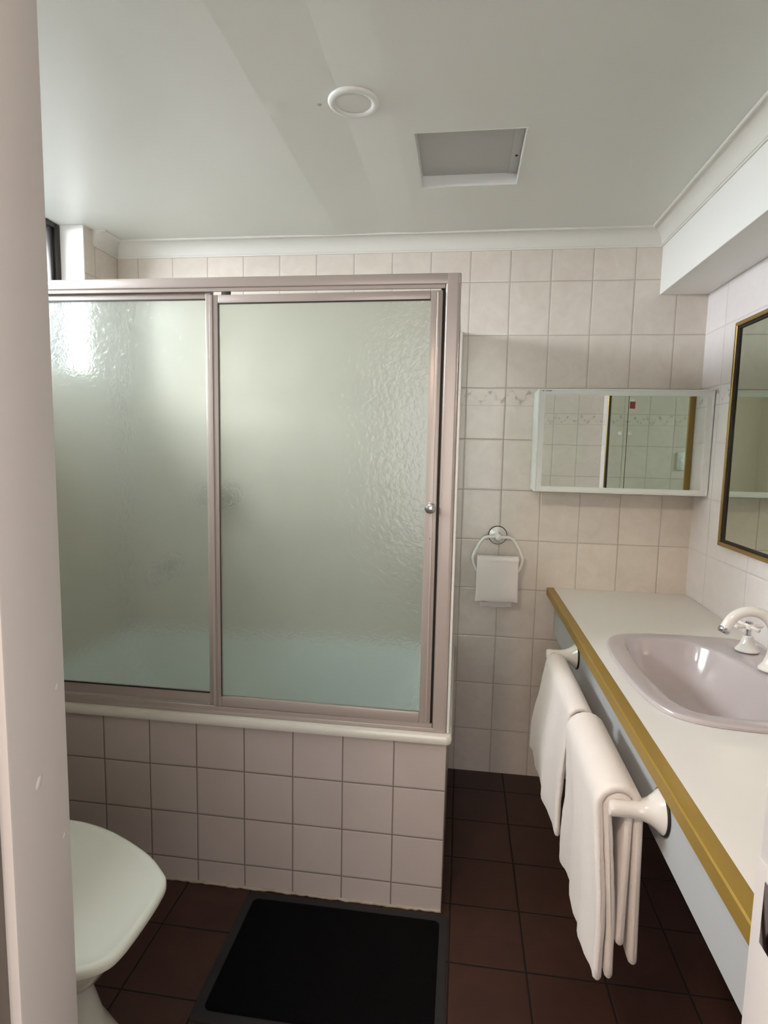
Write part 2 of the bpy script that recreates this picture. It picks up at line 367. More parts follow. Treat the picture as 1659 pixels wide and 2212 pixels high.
# door jamb lining
b = B(); box(b, JL-0.02, JL, Y0-0.004, YD+0.004, 0, HZ, bev=0.0025)
jl = struct('door_1', b, m_jamb)
for (yy, zz, s) in ((0.505, 0.985, 0.85), (0.536, 1.072, 0.45), (0.538, 0.905, 0.4)):
    b = B(); bmesh.ops.create_icosphere(b, subdivisions=3, radius=1.0)
    for v in b.verts: v.co = Vector((JL-0.0004+v.co.x*0.0021*s, yy+v.co.y*0.0050*s+v.co.z*0.003*s, zz+v.co.z*0.0080*s))
    obj('paint_chip', b, m_jamb, parent=jl)
b = B(); box(b, JR, JR+0.02, Y0-0.004, YD+0.004, 0, HZ, bev=0.0025); box(b, JR-0.0022, JR+0.01, 0.488, YD+0.0035, 0.0, 0.957, bev=0.0008)
jr = struct('door_2', b, m_jamb)
b = B(); box(b, JR-0.0034, JR, 0.505, 0.5305, 0.885, 0.945, bev=0.0006); obj('strike_plate', b, m_chrome, parent=jr)
b = B(); box(b, JL-0.02, JR+0.02, Y0-0.004, YD+0.004, HZ, HZ+0.02, bev=0.002); struct('door_3', b, m_jamb)
# architraves on the hall side
b = B(); box(b, JL-0.085, JL-0.012, Y0-0.018, Y0, 0, HZ+0.075, bev=0.003); struct('trim_5', b, m_arch_shaded)
b = B(); box(b, JR+0.012, JR+0.085, Y0-0.018, Y0, 0, HZ+0.075, bev=0.003); struct('trim_6', b, m_arch_shaded)
b = B(); box(b, JL-0.085, JR+0.085, Y0-0.016, Y0, HZ+0.075, HZ+0.085, bev=0.001); box(b, JL-0.012, JR+0.012, Y0-0.018, Y0, HZ+0.012, HZ+0.075, bev=0.003); struct('trim_7', b, m_arch_shaded)
# the hall the photograph is taken from
b = B(); box(b, -1.3, 1.5, -2.1, 0.508, -0.06, -0.001); struct('floor_hall', b, m_hallfloor, smooth=0)
b = B(); box(b, -1.3, 1.5, -2.1, Y0, 2.4, 2.5); struct('ceiling_hall', b, m_hall, smooth=0)
b = B(); box(b, -1.4, -1.3, -2.1, Y0, 0, 2.4); struct('wall_hall_left', b, m_hall, smooth=0)
b = B(); box(b, 1.5, 1.6, -2.1, YD, 0, 2.4); struct('wall_hall_right', b, m_hall, smooth=0)
b = B(); box(b, -1.4, 1.6, -2.2, -2.1, 0, 2.4); struct('wall_hall_back', b, m_hall, smooth=0)

# window
WX = XL-0.105
b = B(); fw = 0.030
box(b, WX-0.022, WX+0.012, WY1-fw-0.006, WY1-0.006, WZ0+0.008, CZ-0.002, bev=0.002); box(b, WX-0.022, WX+0.012, WY0+0.006, WY0+fw+0.006, WZ0+0.008, CZ-0.002, bev=0.002)
box(b, WX-0.022, WX+0.012, WY0+fw, WY1-fw, CZ-0.020, CZ-0.002, bev=0.002); box(b, WX-0.022, WX+0.012, WY0+fw, WY1-fw, WZ0+0.008, WZ0+0.034, bev=0.002)
win = struct('window_1', b, m_black_frame)
b = B(); box(b, WX-0.012, WX+0.006, WY1-fw-0.022, WY1-fw-0.006, WZ0+0.034, CZ-0.020, bev=0.002); box(b, WX-0.012, WX+0.006, (WY0+WY1)/2-0.014, (WY0+WY1)/2+0.014, WZ0+0.034, CZ-0.020, bev=0.002)
obj('sash', b, m_black_frame, parent=win)
b = B(); box(b, WX-0.010, WX-0.005, WY0+fw, WY1-fw, WZ0+0.02, CZ-0.012); obj('pane', b, m_pane, parent=win, smooth=0)

# ------------------------------------------------------------------ bath
TXR = -0.0163
BY = 1.5626
b = B(); box(b, XL, TXR, BY, BY+0.03, 0, 0.512, bev=0.001, seg=1); struct('wall_bath_front', b, m_tile_bath)
b = B(); box(b, TXR-0.03, TXR, BY+0.03, YB, 0, 0.512); struct('wall_bath_side', b, m_tile_bath_side, smooth=0)
b = B()
xx = XL+0.001
pts = []
while xx < TXR: pts.append((xx, BY-0.001, 0.002+random.random()*0.0035)); xx += 0.012
tube(b, pts, [0.0035+0.0022*random.random() for _ in pts], seg=8)
struct('trim_8', b, m_silicone)

def rrect(x0, x1, y0, y1, rad, z, n=8, corners=None):
    out = []
    cs = [((x1-rad, y0+rad), -90), ((x1-rad, y1-rad), 0), ((x0+rad, y1-rad), 90), ((x0+rad, y0+rad), 180)]
    for (cx, cy), a0 in cs:
        for k in range(n+1):
            a = math.radians(a0+90*k/n); out.append(Vector((cx+rad*math.cos(a), cy+rad*math.sin(a), z)))
    return out
bath = thing('bathtub', 'white bathtub with rounded rim set in tiled surround behind frosted shower screen', 'bathtub', (-0.72, 1.95, 0.0))
b = B(); x0, x1, y0, y1 = XL+0.001, TXR+0.011, BY-0.010, YB-0.001
R = []
R.append(rrect(x0, x1, y0, y1, 0.016, 0.5125)); R.append(rrect(x0-0, x1+0.001, y0-0.001, y1, 0.016, 0.518)); R.append(rrect(x0, x1, y0, y1, 0.016, 0.529))
R.append(rrect(x0+0.004, x1-0.004, y0+0.004, y1-0.004, 0.014, 0.534))
R.append(rrect(x0+0.05, x1-0.06, y0+0.07, y1-0.05, 0.08, 0.535)); R.append(rrect(x0+0.06, x1-0.072, y0+0.085, y1-0.06, 0.09, 0.530))
R.append(rrect(x0+0.075, x1-0.10, y0+0.10, y1-0.075, 0.10, 0.46)); R.append(rrect(x0+0.10, x1-0.20, y0+0.13, y1-0.10, 0.12, 0.24)); R.append(rrect(x0+0.14, x1-0.28, y0+0.17, y1-0.14, 0.12, 0.17)); R.append(rrect(x0+0.20, x1-0.34, y0+0.23, y1-0.20, 0.10, 0.16))
loft(b, R, cap0=False, cap1=True)
obj('tub', b, m_tub, parent=bath)
b = B(); x0, x1, y0, y1 = XL+0.001, TXR+0.0122, BY-0.0122, YB
prof = [(0.0, 0.512), (-0.0012, 0.517), (-0.0012, 0.527), (0.002, 0.534), (0.008, 0.5358), (0.02, 0.5362)]
R = [rrect(x0+0.0, x1-d_, y0+d_, y1-0.001, 0.017-min(0.008, max(0, d_)), z) for d_, z in prof]
nn = len(R[0]); vs = [[b.verts.new(p) for p in ring] for ring in R]
for ra, rb in zip(vs, vs[1:]):
    for i in range(nn): b.faces.new((ra[i], ra[(i+1) % nn], rb[(i+1) % nn], rb[i]))
obj('rim', b, m_lip, parent=bath)

sd = thing('soap_holder', 'grey soap holder on the shower wall blurred behind frosted glass', 'soap holder', (-1.0, YB, 1.11))
b = B(); box(b, -1.085, -0.925, YB-0.012, YB, 1.07, 1.16, bev=0.004); obj('backplate', b, m_soap, parent=sd)
b = B(); box(b, -1.075, -0.935, YB-0.085, YB-0.010, 1.09, 1.112, bev=0.007); obj('dish', b, m_soap, parent=sd)
sp_ = thing('bath_spout', 'bath spout on the wall, a dark blur behind frosted glass left pane', 'bath spout', (-1.22, YB, 0.80))
b = B(); lathe(b, [(0.034, 0), (0.034, -0.008), (0.02, -0.02)], (-1.22, YB, 0.80), axis='Y'); obj('flange', b, m_chrome, parent=sp_)
b = B(); tube(b, spline([(-1.22, YB-0.01, 0.80), (-1.22, YB-0.08, 0.805), (-1.22, YB-0.13, 0.79), (-1.22, YB-0.15, 0.75)], 6), 0.017, seg=16); obj('spout', b, m_chrome, parent=sp_)

# ------------------------------------------------------------------ shower screen
FZ0, FZ1 = 0.5362, 1.776
FY0, FY1 = BY+0.006, BY+0.052
FXR = -0.0195
sc = thing('shower_screen', 'taupe framed sliding shower screen with frosted glass standing on bath rim', 'shower screen', (-0.7, BY+0.03, FZ0))
b = B()
box(b, XL+0.001, FXR, FY0, FY1, 1.748, FZ1, bev=0.0035, seg=3)
box(b, XL+0.001, -0.060, FY0+0.004, FY0+0.010, 1.7385, 1.749, bev=0.001, seg=1)
obj('head_rail', b, m_frame, parent=sc)
b = B(); box(b, XL+0.001, FXR-0.002, FY0, FY1, FZ0, 0.5485, bev=0.002); box(b, XL+0.001, -0.060, FY0+0.002, FY0+0.008, 0.5480, 0.561, bev=0.001, seg=1)
obj('sill_rail', b, m_frame, parent=sc)
b = B()
t = bmesh.new(); ring0, ring1 = [], []
for q in rrect(-0.0595, FXR, FY0-0.0005, FY1+0.0005, 0.009, 0, n=6): ring0.append(q+Vector((0, 0, FZ0+0.001))); ring1.append(q+Vector((0, 0, 1.7745)))
loft(b, [ring0, ring1]); t.free()
obj('corner_post', b, m_frame, parent=sc)
b = B(); box(b, XL+0.001, XL+0.020, FY0+0.001, FY1-0.001, 0.5485, 1.7478, bev=0.002); obj('wall_post', b, m_frame, parent=sc)
# fixed panel
PY = FY0+0.018
fp = None
b = B()
box(b, XL+0.0315, -0.7160, PY, PY+0.0137, 1.7225, 1.7475, bev=0.0015, seg=1); box(b, XL+0.0315, -0.7160, PY, PY+0.0137, 0.561, 0.594, bev=0.0015, seg=1)
box(b, -0.7165, -0.6995, PY-0.006, PY+0.014, 0.549, 1.7475, bev=0.002); box(b, XL+0.02, XL+0.032, PY, PY+0.014, 0.594, 1.7225, bev=0.001, seg=1)
fp = obj('fixed_panel', b, m_frame, parent=sc)
b = B(); box(b, XL+0.026, -0.712, PY+0.005, PY+0.010, 0.586, 1.729); obj('frosted_pane', b, m_frost, parent=fp, smooth=0)
for z_ in (1.719, 0.5925):
    b = B(); box(b, XL+0.032, -0.7165, PY-0.0012, PY+0.001, z_, z_+0.0035); obj('glazing_seal', b, m_dark, parent=fp, smooth=0)
# sliding door, hanging a little askew
DX0, DX1, DZ0, DZ1 = -0.696, -0.0655, 0.5615, 1.7315
DY = FY0+0.001
def skew(bm_):
    a = math.radians(0.42); c = Vector(((DX0+DX1)/2, 0, 1.1465))
    for v in bm_.verts:
        x, z = v.co.x-c.x, v.co.z-c.z
        v.co.z = c.z+z+x*math.sin(a)*(0.9 if z > 0 else -0.5); v.co.x = c.x+x-z*0.0015*0
b = B()
def rail(bm_, x0, x1, z0, z1, bev=0.0025): box(bm_, x0, x1, DY, DY+0.015, z0, z1, bev=bev)
rail(b, DX0+0.021, DX1-0.031, 1.7085, DZ1-0.0003); rail(b, DX0+0.021, DX1-0.031, DZ0+0.0003, 0.5925)
rail(b, DX0, DX0+0.0215, DZ0, DZ1); rail(b, DX1-0.0315, DX1, DZ0, DZ1)
box(b, DX0-0.003, DX0+0.006, DY-0.003, DY+0.012, DZ0+0.001, DZ1-0.001, bev=0.001, seg=1)
box(b, DX1-0.014, DX1-0.009, DY-0.003, DY+0.005, DZ0+0.004, DZ1-0.004, bev=0.001, seg=1)
skew(b); door = obj('sliding_door', b, m_frame, parent=sc)
b = B(); box(b, DX0+0.017, DX1-0.027, DY+0.005, DY+0.010, DZ0+0.025, DZ1-0.018); skew(b); obj('frosted_pane', b, m_frost, parent=door, smooth=0)
b = B(); box(b, DX0+0.0215, DX1-0.0315, DY-0.0008, DY+0.001, 1.7055, 1.7095); box(b, DX0+0.0205, DX0+0.0228, DY-0.0008, DY+0.001, 0.5925, 1.7085); skew(b); obj('glazing_seal', b, m_dark, parent=door, smooth=0)
b = B(); lathe(b, [(0.0145, 0), (0.0145, -0.003), (0.007, -0.006), (0.006, -0.012), (0.0125, -0.016), (0.0145, -0.022), (0.0125, -0.028), (0.006, -0.0305), (0.001, -0.031)], (-0.0815, DY, 1.168), axis='Y'); obj('knob', b, m_chrome, parent=door)
b = B(); lathe(b, [(0.0028, 0.001), (0.0028, -0.001), (0.0006, -0.0015)], (-0.0785, DY, 1.084), axis='Y', seg=16); obj('screw', b, m_dark, parent=door)
b = B(); box(b, -0.667, -0.642, DY+0.004, DY+0.012, 1.728, 1.7395, bev=0.001); obj('roller', b, m_dark, parent=door)
b = B(); box(b, -0.071, -0.0592, FY0+0.018, FY0+0.026, 0.5485, 1.7475); obj('gap_shade_strip', b, m_dark, parent=sc, smooth=0)  # dark strip added behind the door gap to stand for its shade
b = B(); loft(b, [rrect(-0.0190, -0.0115, FY0+0.004, FY1-0.006, 0.0035, z_, n=5) for z_ in (FZ0+0.0005, 1.63)]); obj('edge_bead', b, m_white_metal, parent=sc)
# end panel back to the wall
b = B()
box(b, -0.050, -0.024, FY1+0.001, YB-0.001, 1.748, 1.774, bev=0.003); box(b, -0.050, -0.024, FY1+0.001, YB-0.001, FZ0, 0.556, bev=0.003)
box(b, -0.050, -0.024, YB-0.022, YB-0.0012, 0.556, 1.748, bev=0.003)
ep = obj('end_panel', b, m_frame, parent=sc)
b = B(); box(b, -0.040, -0.035, FY1+0.001, YB-0.012, 0.55, 1.754); obj('frosted_pane', b, m_frost, parent=ep, smooth=0)

# ------------------------------------------------------------------ vanity bench
VX, VZ = 0.374, 0.790
def superring(cx, cy, hx, hy, n, z, N=72):
    out = []
    for i in range(N):
        a = 2*math.pi*i/N; c, s = math.cos(a), math.sin(a)
        out.append(Vector((cx+hx*math.copysign(abs(c)**(2/n), c), cy+hy*math.copysign(abs(s)**(2/n), s), z)))
    return out
def octring(x0, x1, y0, y1, cx, cy, z, k=5):
    """rectangle with generously cut and rounded corners"""
    P = [(x0, (y0+y1)/2), (x0, y1-cy*1.15), (x0+cx*0.28, y1-cy*0.42), (x0+cx, y1-0.002), ((x0+x1)/2, y1), (x1-cx*0.5, y1-0.002), (x1-0.02, y1-cy*0.35), (x1, y1-cy), (x1, (y0+y1)/2)]
    Q = P+[(x, y0+y1-y) for x, y in reversed(P[1:-1])]
    return spline([(x, y, z) for x, y in Q], k, closed=True)
BCY = 1.470
B_OUT = [(.404, 0), (.407, .11), (.420, .20), (.446, .253), (.50, .285), (.58, .297), (.69, .300), (.79, .290), (.832, .25), (.842, .13), (.843, 0)]
B_IN = [(.452, 0), (.457, .10), (.467, .185), (.495, .232), (.54, .247), (.60, .249), (.655, .238), (.698, .18), (.727, .09), (.735, 0)]
def bring(P, z, inset=0.0, n=6, cx=0.60):
    Q = P+[(x, -y) for x, y in reversed(P[1:-1])]
    out = []
    for p in spline([(x, y, 0) for x, y in Q], n, closed=True):
        v = Vector((p.x-cx, p.y, 0)); L = v.length
        v = v*((L-inset)/L) if L > 1e-6 else v
        out.append(Vector((cx+v.x, BCY+v.y, z)))
    return resample(out, 120)
def resample(P, N):
    n = len(P); d = [0]
    for i in range(n): d.append(d[-1]+(P[(i+1) % n]-P[i]).length)
    out = []; k = 0
    for j in range(N):
        t = d[-1]*j/N
        while d[k+1] < t: k += 1
        f_ = (t-d[k])/max(1e-9, d[k+1]-d[k]); out.append(P[k].lerp(P[(k+1) % n], f_))
    return out
b = B(); hole = bring(B_OUT, VZ, 0.02)
outer = [Vector(p) for p in ((VX, YD+0.001, VZ), (XR-0.001, YD+0.001, VZ), (XR-0.001, YB-0.001, VZ), (VX, YB-0.001, VZ))]
ov = [b.verts.new(p) for p in outer]; hv_ = [b.verts.new(p) for p in hole]
eds = [b.edges.new((vv[i], vv[(i+1) % len(vv)])) for vv in (ov, hv_) for i in range(len(vv))]
bmesh.ops.triangle_fill(b, use_beauty=True, use_dissolve=False, edges=eds)
ext = bmesh.ops.extrude_face_region(b, geom=list(b.faces))
for v in [g for g in ext['geom'] if isinstance(g, bmesh.types.BMVert)]: v.co.z -= 0.032
van = thing('vanity_bench', 'long white laminate vanity bench with gold edge strip along the right wall', 'vanity bench', (0.6, 1.44, 0.61))
obj('benchtop', b, m_bench, parent=van, smooth=20)
b = B()
prof = [(VX, VZ), (VX-0.004, VZ+0.0012), (0.349, VZ+0.0004), (0.3465, VZ-0.002), (0.3460, VZ-0.026), (0.3475, VZ-0.028), (VX, VZ-0.028)]
loft(b, [[Vector((x, yy, z)) for x, z in prof] for yy in (YD+0.0015, YB-0.0015)])
obj('edge_strip', b, m_gold, parent=van, smooth=25)
b = B(); box(b, 0.379, 0.395, YD+0.001, YB-0.001, 0.612, VZ-0.030, bev=0.001, seg=1); obj('fascia', b, m_fascia, parent=van)
for y_ in (YB-0.020, YD+0.002):
    b = B(); box(b, 0.3955, XR-0.001, y_, y_+0.018, 0.70, VZ-0.033); obj('bearer', b, m_fascia, parent=van, smooth=0)

bas = thing('wash_basin', 'pale ceramic drop-in basin with chamfered corners set in the white bench', 'basin', (0.62, BCY, VZ))
b = B()
S = [bring(B_OUT, VZ+0.0008), bring(B_OUT, VZ+0.0055), bring(B_OUT, VZ+0.0095, 0.0035), bring(B_OUT, VZ+0.0105, 0.010),
     bring(B_IN, VZ+0.0075, -0.004), bring(B_IN, VZ+0.005, 0.0), bring(B_IN, VZ+0.0005, 0.003), bring(B_IN, VZ-0.030, 0.018), bring(B_IN, VZ-0.065, 0.040, cx=.59),
     bring(B_IN, VZ-0.095, 0.068, cx=.59), bring(B_IN, VZ-0.113, 0.098, cx=.59), bring(B_IN, VZ-0.119, 0.122, cx=.59)]
loft(b, S, cap0=False, cap1=True)
obj('bowl', b, m_basin, parent=bas, smooth=40)
b = B(); lathe(b, [(0.020, -0.1195), (0.020, -0.1172), (0.016, -0.1172), (0.014, -0.1182), (0.001, -0.1182)], (0.590, BCY, VZ), seg=32); obj('waste', b, m_chrome, parent=bas)

DZ = VZ+0.0130
sp = thing('basin_spout', 'white swan-neck basin spout with chrome tip at the right photo edge', 'tap', (0.770, 1.505, DZ))
b = B(); lathe(b, [(0.030, 0), (0.030, 0.004), (0.026, 0.009), (0.019, 0.020), (0.0145, 0.036), (0.0130, 0.050), (0.0128, 0.07)], (0.770, 1.505, DZ)); obj('base', b, m_ceramic, parent=sp)
arc = [(0.770, 1.505, DZ+0.06), (0.770, 1.505, DZ+0.085)]
for k in range(0, 9):
    a = math.radians(0+k*20.5); arc.append((0.712+0.058*math.cos(a), 1.505, 0.885+0.062*math.sin(a)))
b = B(); tube(b, spline(arc, 4), 0.0125, seg=20); obj('neck', b, m_ceramic, parent=sp)
e0, e1 = Vector(arc[-2]), Vector(arc[-1]); dr = (e1-e0).normalized()
b = B(); tube(b, [e1-dr*0.001, e1+dr*0.003, e1+dr*0.010, e1+dr*0.013], [0.0138, 0.0145, 0.0145, 0.0125], seg=20); obj('aerator', b, m_chrome, parent=sp)
tp = thing('basin_tap', 'white basin tap with cross handle and chrome cap beside the spout', 'tap', (0.778, 1.65, DZ))
b = B(); lathe(b, [(0.029, 0), (0.029, 0.004), (0.025, 0.009), (0.018, 0.020), (0.0135, 0.034), (0.012, 0.040), (0.004, 0.041)], (0.778, 1.65, DZ)); obj('base', b, m_ceramic, parent=tp)
b = B(); lathe(b, [(0.0065, 0.038), (0.0065, 0.062)], (0.778, 1.65, DZ), seg=24); obj('stem', b, m_chrome, parent=tp)
b = B(); lathe(b, [(0.006, 0.058), (0.012, 0.060), (0.013, 0.070), (0.011, 0.074), (0.002, 0.0745)], (0.778, 1.65, DZ), seg=28)
for a in (12, 102, 192, 282):
    c, s = math.cos(math.radians(a)), math.sin(math.radians(a)); o_ = Vector((0.778, 1.65, DZ+0.066))
    tube(b, [o_+Vector((c, s, 0))*q for q in (0.008, 0.014, 0.030, 0.037, 0.040)], [0.0045, 0.0045, 0.0055, 0.0055, 0.003], seg=12)
obj('cross_handle', b, m_ceramic, parent=tp)
b = B(); lathe(b, [(0.010, 0.0735), (0.010, 0.077), (0.008, 0.079), (0.001, 0.0795)], (0.778, 1.65, DZ), seg=28); obj('cap', b, m_chrome, parent=tp)

# ------------------------------------------------------------------ towel rail and towels
RX, RZ, RY0, RY1 = 0.303, 0.694, 1.048, 1.854
tr = thing('towel_rail', 'white ceramic towel rail on horn shaped holders fixed to bench fascia', 'towel rail', (0.379, 1.45, RZ))
for yy in (RY0, RY1):
    b = B(); lathe(b, [(0.0385, 0.0), (0.0385, -0.003), (0.036, -0.006), (0.030, -0.013), (0.0225, -0.024), (0.0175, -0.038), (0.0155, -0.055), (0.0155, -0.074), (0.0160, -0.086), (0.0145, -0.091), (0.010, -0.093)], (0.3765, yy, RZ-0.008), axis='X')
    h = obj('holder', b, m_ceramic, parent=tr)
    b = B(); lathe(b, [(0.0405, 0.0025), (0.0415, 0.0), (0.0405, -0.0025), (0.030, -0.003)], (0.3765, yy, RZ-0.008), axis='X'); obj('seal_ring', b, m_dark, parent=h)
b = B(); tube(b, [(RX, RY0, RZ-0.006), (RX, RY1, RZ-0.006)], 0.009, seg=20); obj('rail', b, m_ceramic, parent=tr)

def towel(name, label, y0, y1, zf, zb_, layers, flare0, flare1, bulge, seed, parent_loc, slope=0.0, ripple=0.006, b0=0.35):
    """folded bath towel hung over the rail; layers = [(radius over rail, front end z offset, back end z offset)]"""
    rnd = random.Random(seed); ph = [rnd.uniform(0, 6.28) for _ in range(6)]
    b = B(); NY = 26
    for li, (rad, dzf, dzb, th) in enumerate(layers):
        sect = []
        for j in range(NY+1):
            t = j/NY; row = []
            # centre line of the cloth: up the front, over the rail, down the back
            NF = 18
            line = []
            for i in range(NF+1):
                s = 1-i/NF                                   # 1 at hem
                z = RZ-0.006-(RZ-(zf+dzf+slope*t))*s
                x = RX-rad-bulge*math.sin(min(1, s*1.2)*math.pi*0.5)*(b0+(1-b0)*t)
                x += ripple*min(1, 1.6*s)*(math.sin(t*7.0+ph[0]+s*0.8)+0.6*math.sin(t*17+ph[1]+s*1.5)+0.25*math.sin(t*37+ph[4]))*(1.0 if li == 0 else 0.6)*min(1, t*5)
                y = y0+(y1-y0)*t + (flare1*t-flare0*(1-t))*s + 0.004*math.sin(s*8+ph[2])
                x += 0.0045*min(1, 2*s)*mnoise.noise(Vector((t*3.2+seed, s*2.1, li*0.4)))+0.0015*mnoise.noise(Vector((t*11+seed, s*9, li*0.4)))
                line.append((x, y, z))
            for i in range(1, 9):
                a = math.pi*i/9
                line.append((RX-rad*math.cos(a), y0+(y1-y0)*t, RZ-0.006+rad*0.95*math.sin(a)))
            for i in range(NF+1):
                s = i/NF
                z = RZ-0.006-(RZ-(zb_+dzb))*s
                x = RX+rad+0.002*math.sin(t*6+ph[3])*s + (0.008*s if li == 0 else 0.0)
                x = min(x, 0.366)
                y = y0+(y1-y0)*t + (flare1*0.3*t-flare0*0.3*(1-t))*s
                line.append((x, y, z))
            # offset to an outline with thickness, rounded at both hems
            P = [Vector((p[0], 0, p[2])) for p in line]; n = len(P); A, Bk = [], []
            for i in range(n):
                tg = (P[min(i+1, n-1)]-P[max(i-1, 0)]).normalized(); nr = Vector((-tg.z, 0, tg.x))
                A.append((P[i]+nr*th/2, line[i][1])); Bk.append((P[i]-nr*th/2, line[i][1]))
            def cap(p, tg, y_):
                nr = Vector((-tg.z, 0, tg.x))
                return [(p+nr*th/2*math.cos(math.radians(a))+tg*th/2*math.sin(math.radians(a)), y_) for a in (30, 60, 90, 120, 150)]
            tg1 = (P[-1]-P[-2]).normalized(); tg0 = (P[0]-P[1]).normalized()
            loop = A+cap(P[-1], tg1, line[-1][1])+Bk[::-1]+cap(P[0], tg0, line[0][1])
            sect.append([Vector((q.x, yy, q.z)) for q, yy in loop])
        # round the two selvedge ends by a narrower ring pulled outward
        def shrink(ring, dy, k):
            n_ = len(P); out = []
            for i, q in enumerate(ring):
                if i < n_: o2 = ring[2*n_+4-i]
                elif i < n_+5: o2 = ring[2*n_+4-i] if i != n_+2 else q
                elif i < 2*n_+5: o2 = ring[2*n_+4-i]
                else: o2 = ring[(2*n_+5+2*n_+9)-i]
                c = (q+o2)/2; v = c+(q-c)*k+Vector((0, dy, 0))
                if n_ <= i < n_+5 or i >= 2*n_+5: v.z += th*0.5*(1-k)
                out.append(v)
            return out
        rings = [shrink(sect[0], -th*0.42, 0.25), shrink(sect[0], -th*0.28, 0.75)]+sect+[shrink(sect[-1], th*0.28, 0.75), shrink(sect[-1], th*0.42, 0.25)]
        loft(b, rings)
    e = obj(name, b, m_towel, smooth=60)
    return tag(e, label, 'towel')
towel('hand_towel', 'white towel on the far end of the bench rail, partly under the nearer towel', 1.400, 1.775, 0.375, 0.42,
      [(0.0245, 0.0, 0.0, 0.013)], -0.03, 0.06, 0.030, 3, None, slope=0.02, ripple=0.005)
towel('bath_towel', 'thick folded white bath towel hanging nearest on the bench rail', 1.052, 1.345, 0.362, 0.395,
      [(0.0355, 0.0, 0.0, 0.0165), (0.0185, 0.006, 0.035, 0.0155)], 0.015, 0.060, -0.014, 8, None, slope=-0.035, ripple=0.0055, b0=1.0)

# ------------------------------------------------------------------ towel ring with face cloth
RC = (0.147, YB, 0.992)
rg = thing('towel_ring', 'white towel ring on round rose on the tiled back wall', 'towel ring', RC)
b = B(); lathe(b, [(0.037, 0), (0.037, -0.004), (0.034, -0.005)], RC, axis='Y'); obj('seal_ring', b, m_dark, parent=rg)
b = B(); lathe(b, [(0.034, -0.003), (0.034, -0.008), (0.028, -0.014), (0.020, -0.020), (0.0155, -0.030), (0.0145, -0.058), (0.012, -0.066), (0.003, -0.068)], RC, axis='Y'); obj('rose', b, m_ceramic, parent=rg)
RYY = YB-0.058
cx = 0.147
rp = [(cx-0.046, RYY, 0.990), (cx, RYY, 0.992), (cx+0.046, RYY, 0.990), (cx+0.068, RYY, 0.968), (cx+0.090, RYY, 0.925), (cx+0.094, RYY, 0.905), (cx+0.086, RYY, 0.875), (cx+0.066, RYY, 0.842), (cx+0.050, RYY, 0.832), (cx, RYY, 0.830),
      (cx-0.050, RYY, 0.832), (cx-0.066, RYY, 0.842), (cx-0.086, RYY, 0.875), (cx-0.094, RYY, 0.905), (cx-0.090, RYY, 0.925), (cx-0.068, RYY, 0.968)]
b = B(); tube(b, spline(rp, 5, closed=True), 0.0062, seg=14, closed=True); obj('ring', b, m_ceramic, parent=rg)
# small towel laid through the ring: front and back flap with a fold at the hem
def face_cloth():
    b = B()
    def flap(x0, x1, yc, z0, z1, th, taper, sag):
        rings = []
        N = 14
        for j in range(N+1):
            t = j/N; z = z0+(z1-z0)*t
            w0, w1 = x0+taper*(1-t), x1-taper*(1-t)
            h = th*(0.75+0.25*math.sin(t*math.pi))*(0.45 if j in (0, N) else 1.0)
            ring = []
            for k in range(24):
                a = 2*math.pi*k/24; c, s = math.cos(a), math.sin(a)
                px = (w0+w1)/2+(w1-w0)/2*math.copysign(abs(c)**0.35, c); py = yc+h/2*math.copysign(abs(s)**0.5, s)+0.0018*math.sin(px*90+z*30)
                ring.append(Vector((px, py, z-sag*(1-((px-(w0+w1)/2)/((w1-w0)/2))**2)*(1-t)*0+0.002*math.sin(px*70)*(1-t))))
            rings.append(ring)
        loft(b, rings)
    flap(cx-0.078, cx+0.079, RYY-0.017, 0.742, 0.915, 0.017, -0.003, 0.004)
    flap(cx-0.072, cx+0.074, RYY+0.016, 0.713, 0.912, 0.016, 0.011, 0.004)
    # saddle over the ring
    rings = []
    for j in range(9):
        a = math.pi*j/8
        rings.append((math.cos(a), math.sin(a)))
    for r_ in (0.026,):
        loft(b, [[Vector((cx-0.0775+0.156*kx, RYY+(-r_*c if ki == 0 else -0.008*c), 0.9035+(0.0150*s if ki == 0 else 0.002*s))) for ki, kx in ((0, 0), (0, 0.5), (0, 1), (1, 1), (1, 0.5), (1, 0))] for c, s in rings])
    return b
tag(obj('face_towel', face_cloth(), m_towel, smooth=55), 'small white towel folded through the wall towel ring', 'towel')

# ------------------------------------------------------------------ mirrored cabinet
CX0, CX1, CY, CZ0, CZ1 = 0.262, 0.862, YB-0.135, 1.178, 1.549
cab = thing('mirror_cabinet', 'white framed wall cabinet with two sliding mirror doors above the bench', 'cabinet', (0.56, YB, CZ0))
b = B(); box(b, CX0, CX1, CY+0.012, YB-0.001, CZ0+0.001, CZ1-0.001, bev=0.002); obj('body', b, m_white_metal, parent=cab)
def mframe(bm_, x0, x1, z0, z1, wl, wr, wb, wt, yf, yb, hollow=0.006):
    """mitred frame with a raised outer lip and a sloped inner face"""
    def ring(a, y): return [Vector((x0+wl*a, y, z0+wb*a)), Vector((x1-wr*a, y, z0+wb*a)), Vector((x1-wr*a, y, z1-wt*a)), Vector((x0+wl*a, y, z1-wt*a))]
    rs = [ring(0, yb), ring(0, yf+0.0015), ring(0.05, yf), ring(0.22, yf), ring(0.28, yf+hollow*0.6), ring(0.9, yf+hollow), ring(1.0, yf+hollow+0.001), ring(1.0, yb)]
    vs = [[bm_.verts.new(p) for p in r_] for r_ in rs]
    for a, c in zip(vs, vs[1:]+vs[:1]):
        for i in range(4): bm_.faces.new((a[i], a[(i+1) % 4], c[(i+1) % 4], c[i]))
b = B(); mframe(b, CX0, CX1, CZ0, CZ1, 0.026, 0.024, 0.020, 0.022, CY, CY+0.016); obj('frame', b, m_white_metal, parent=cab, smooth=20)
SX = 0.578
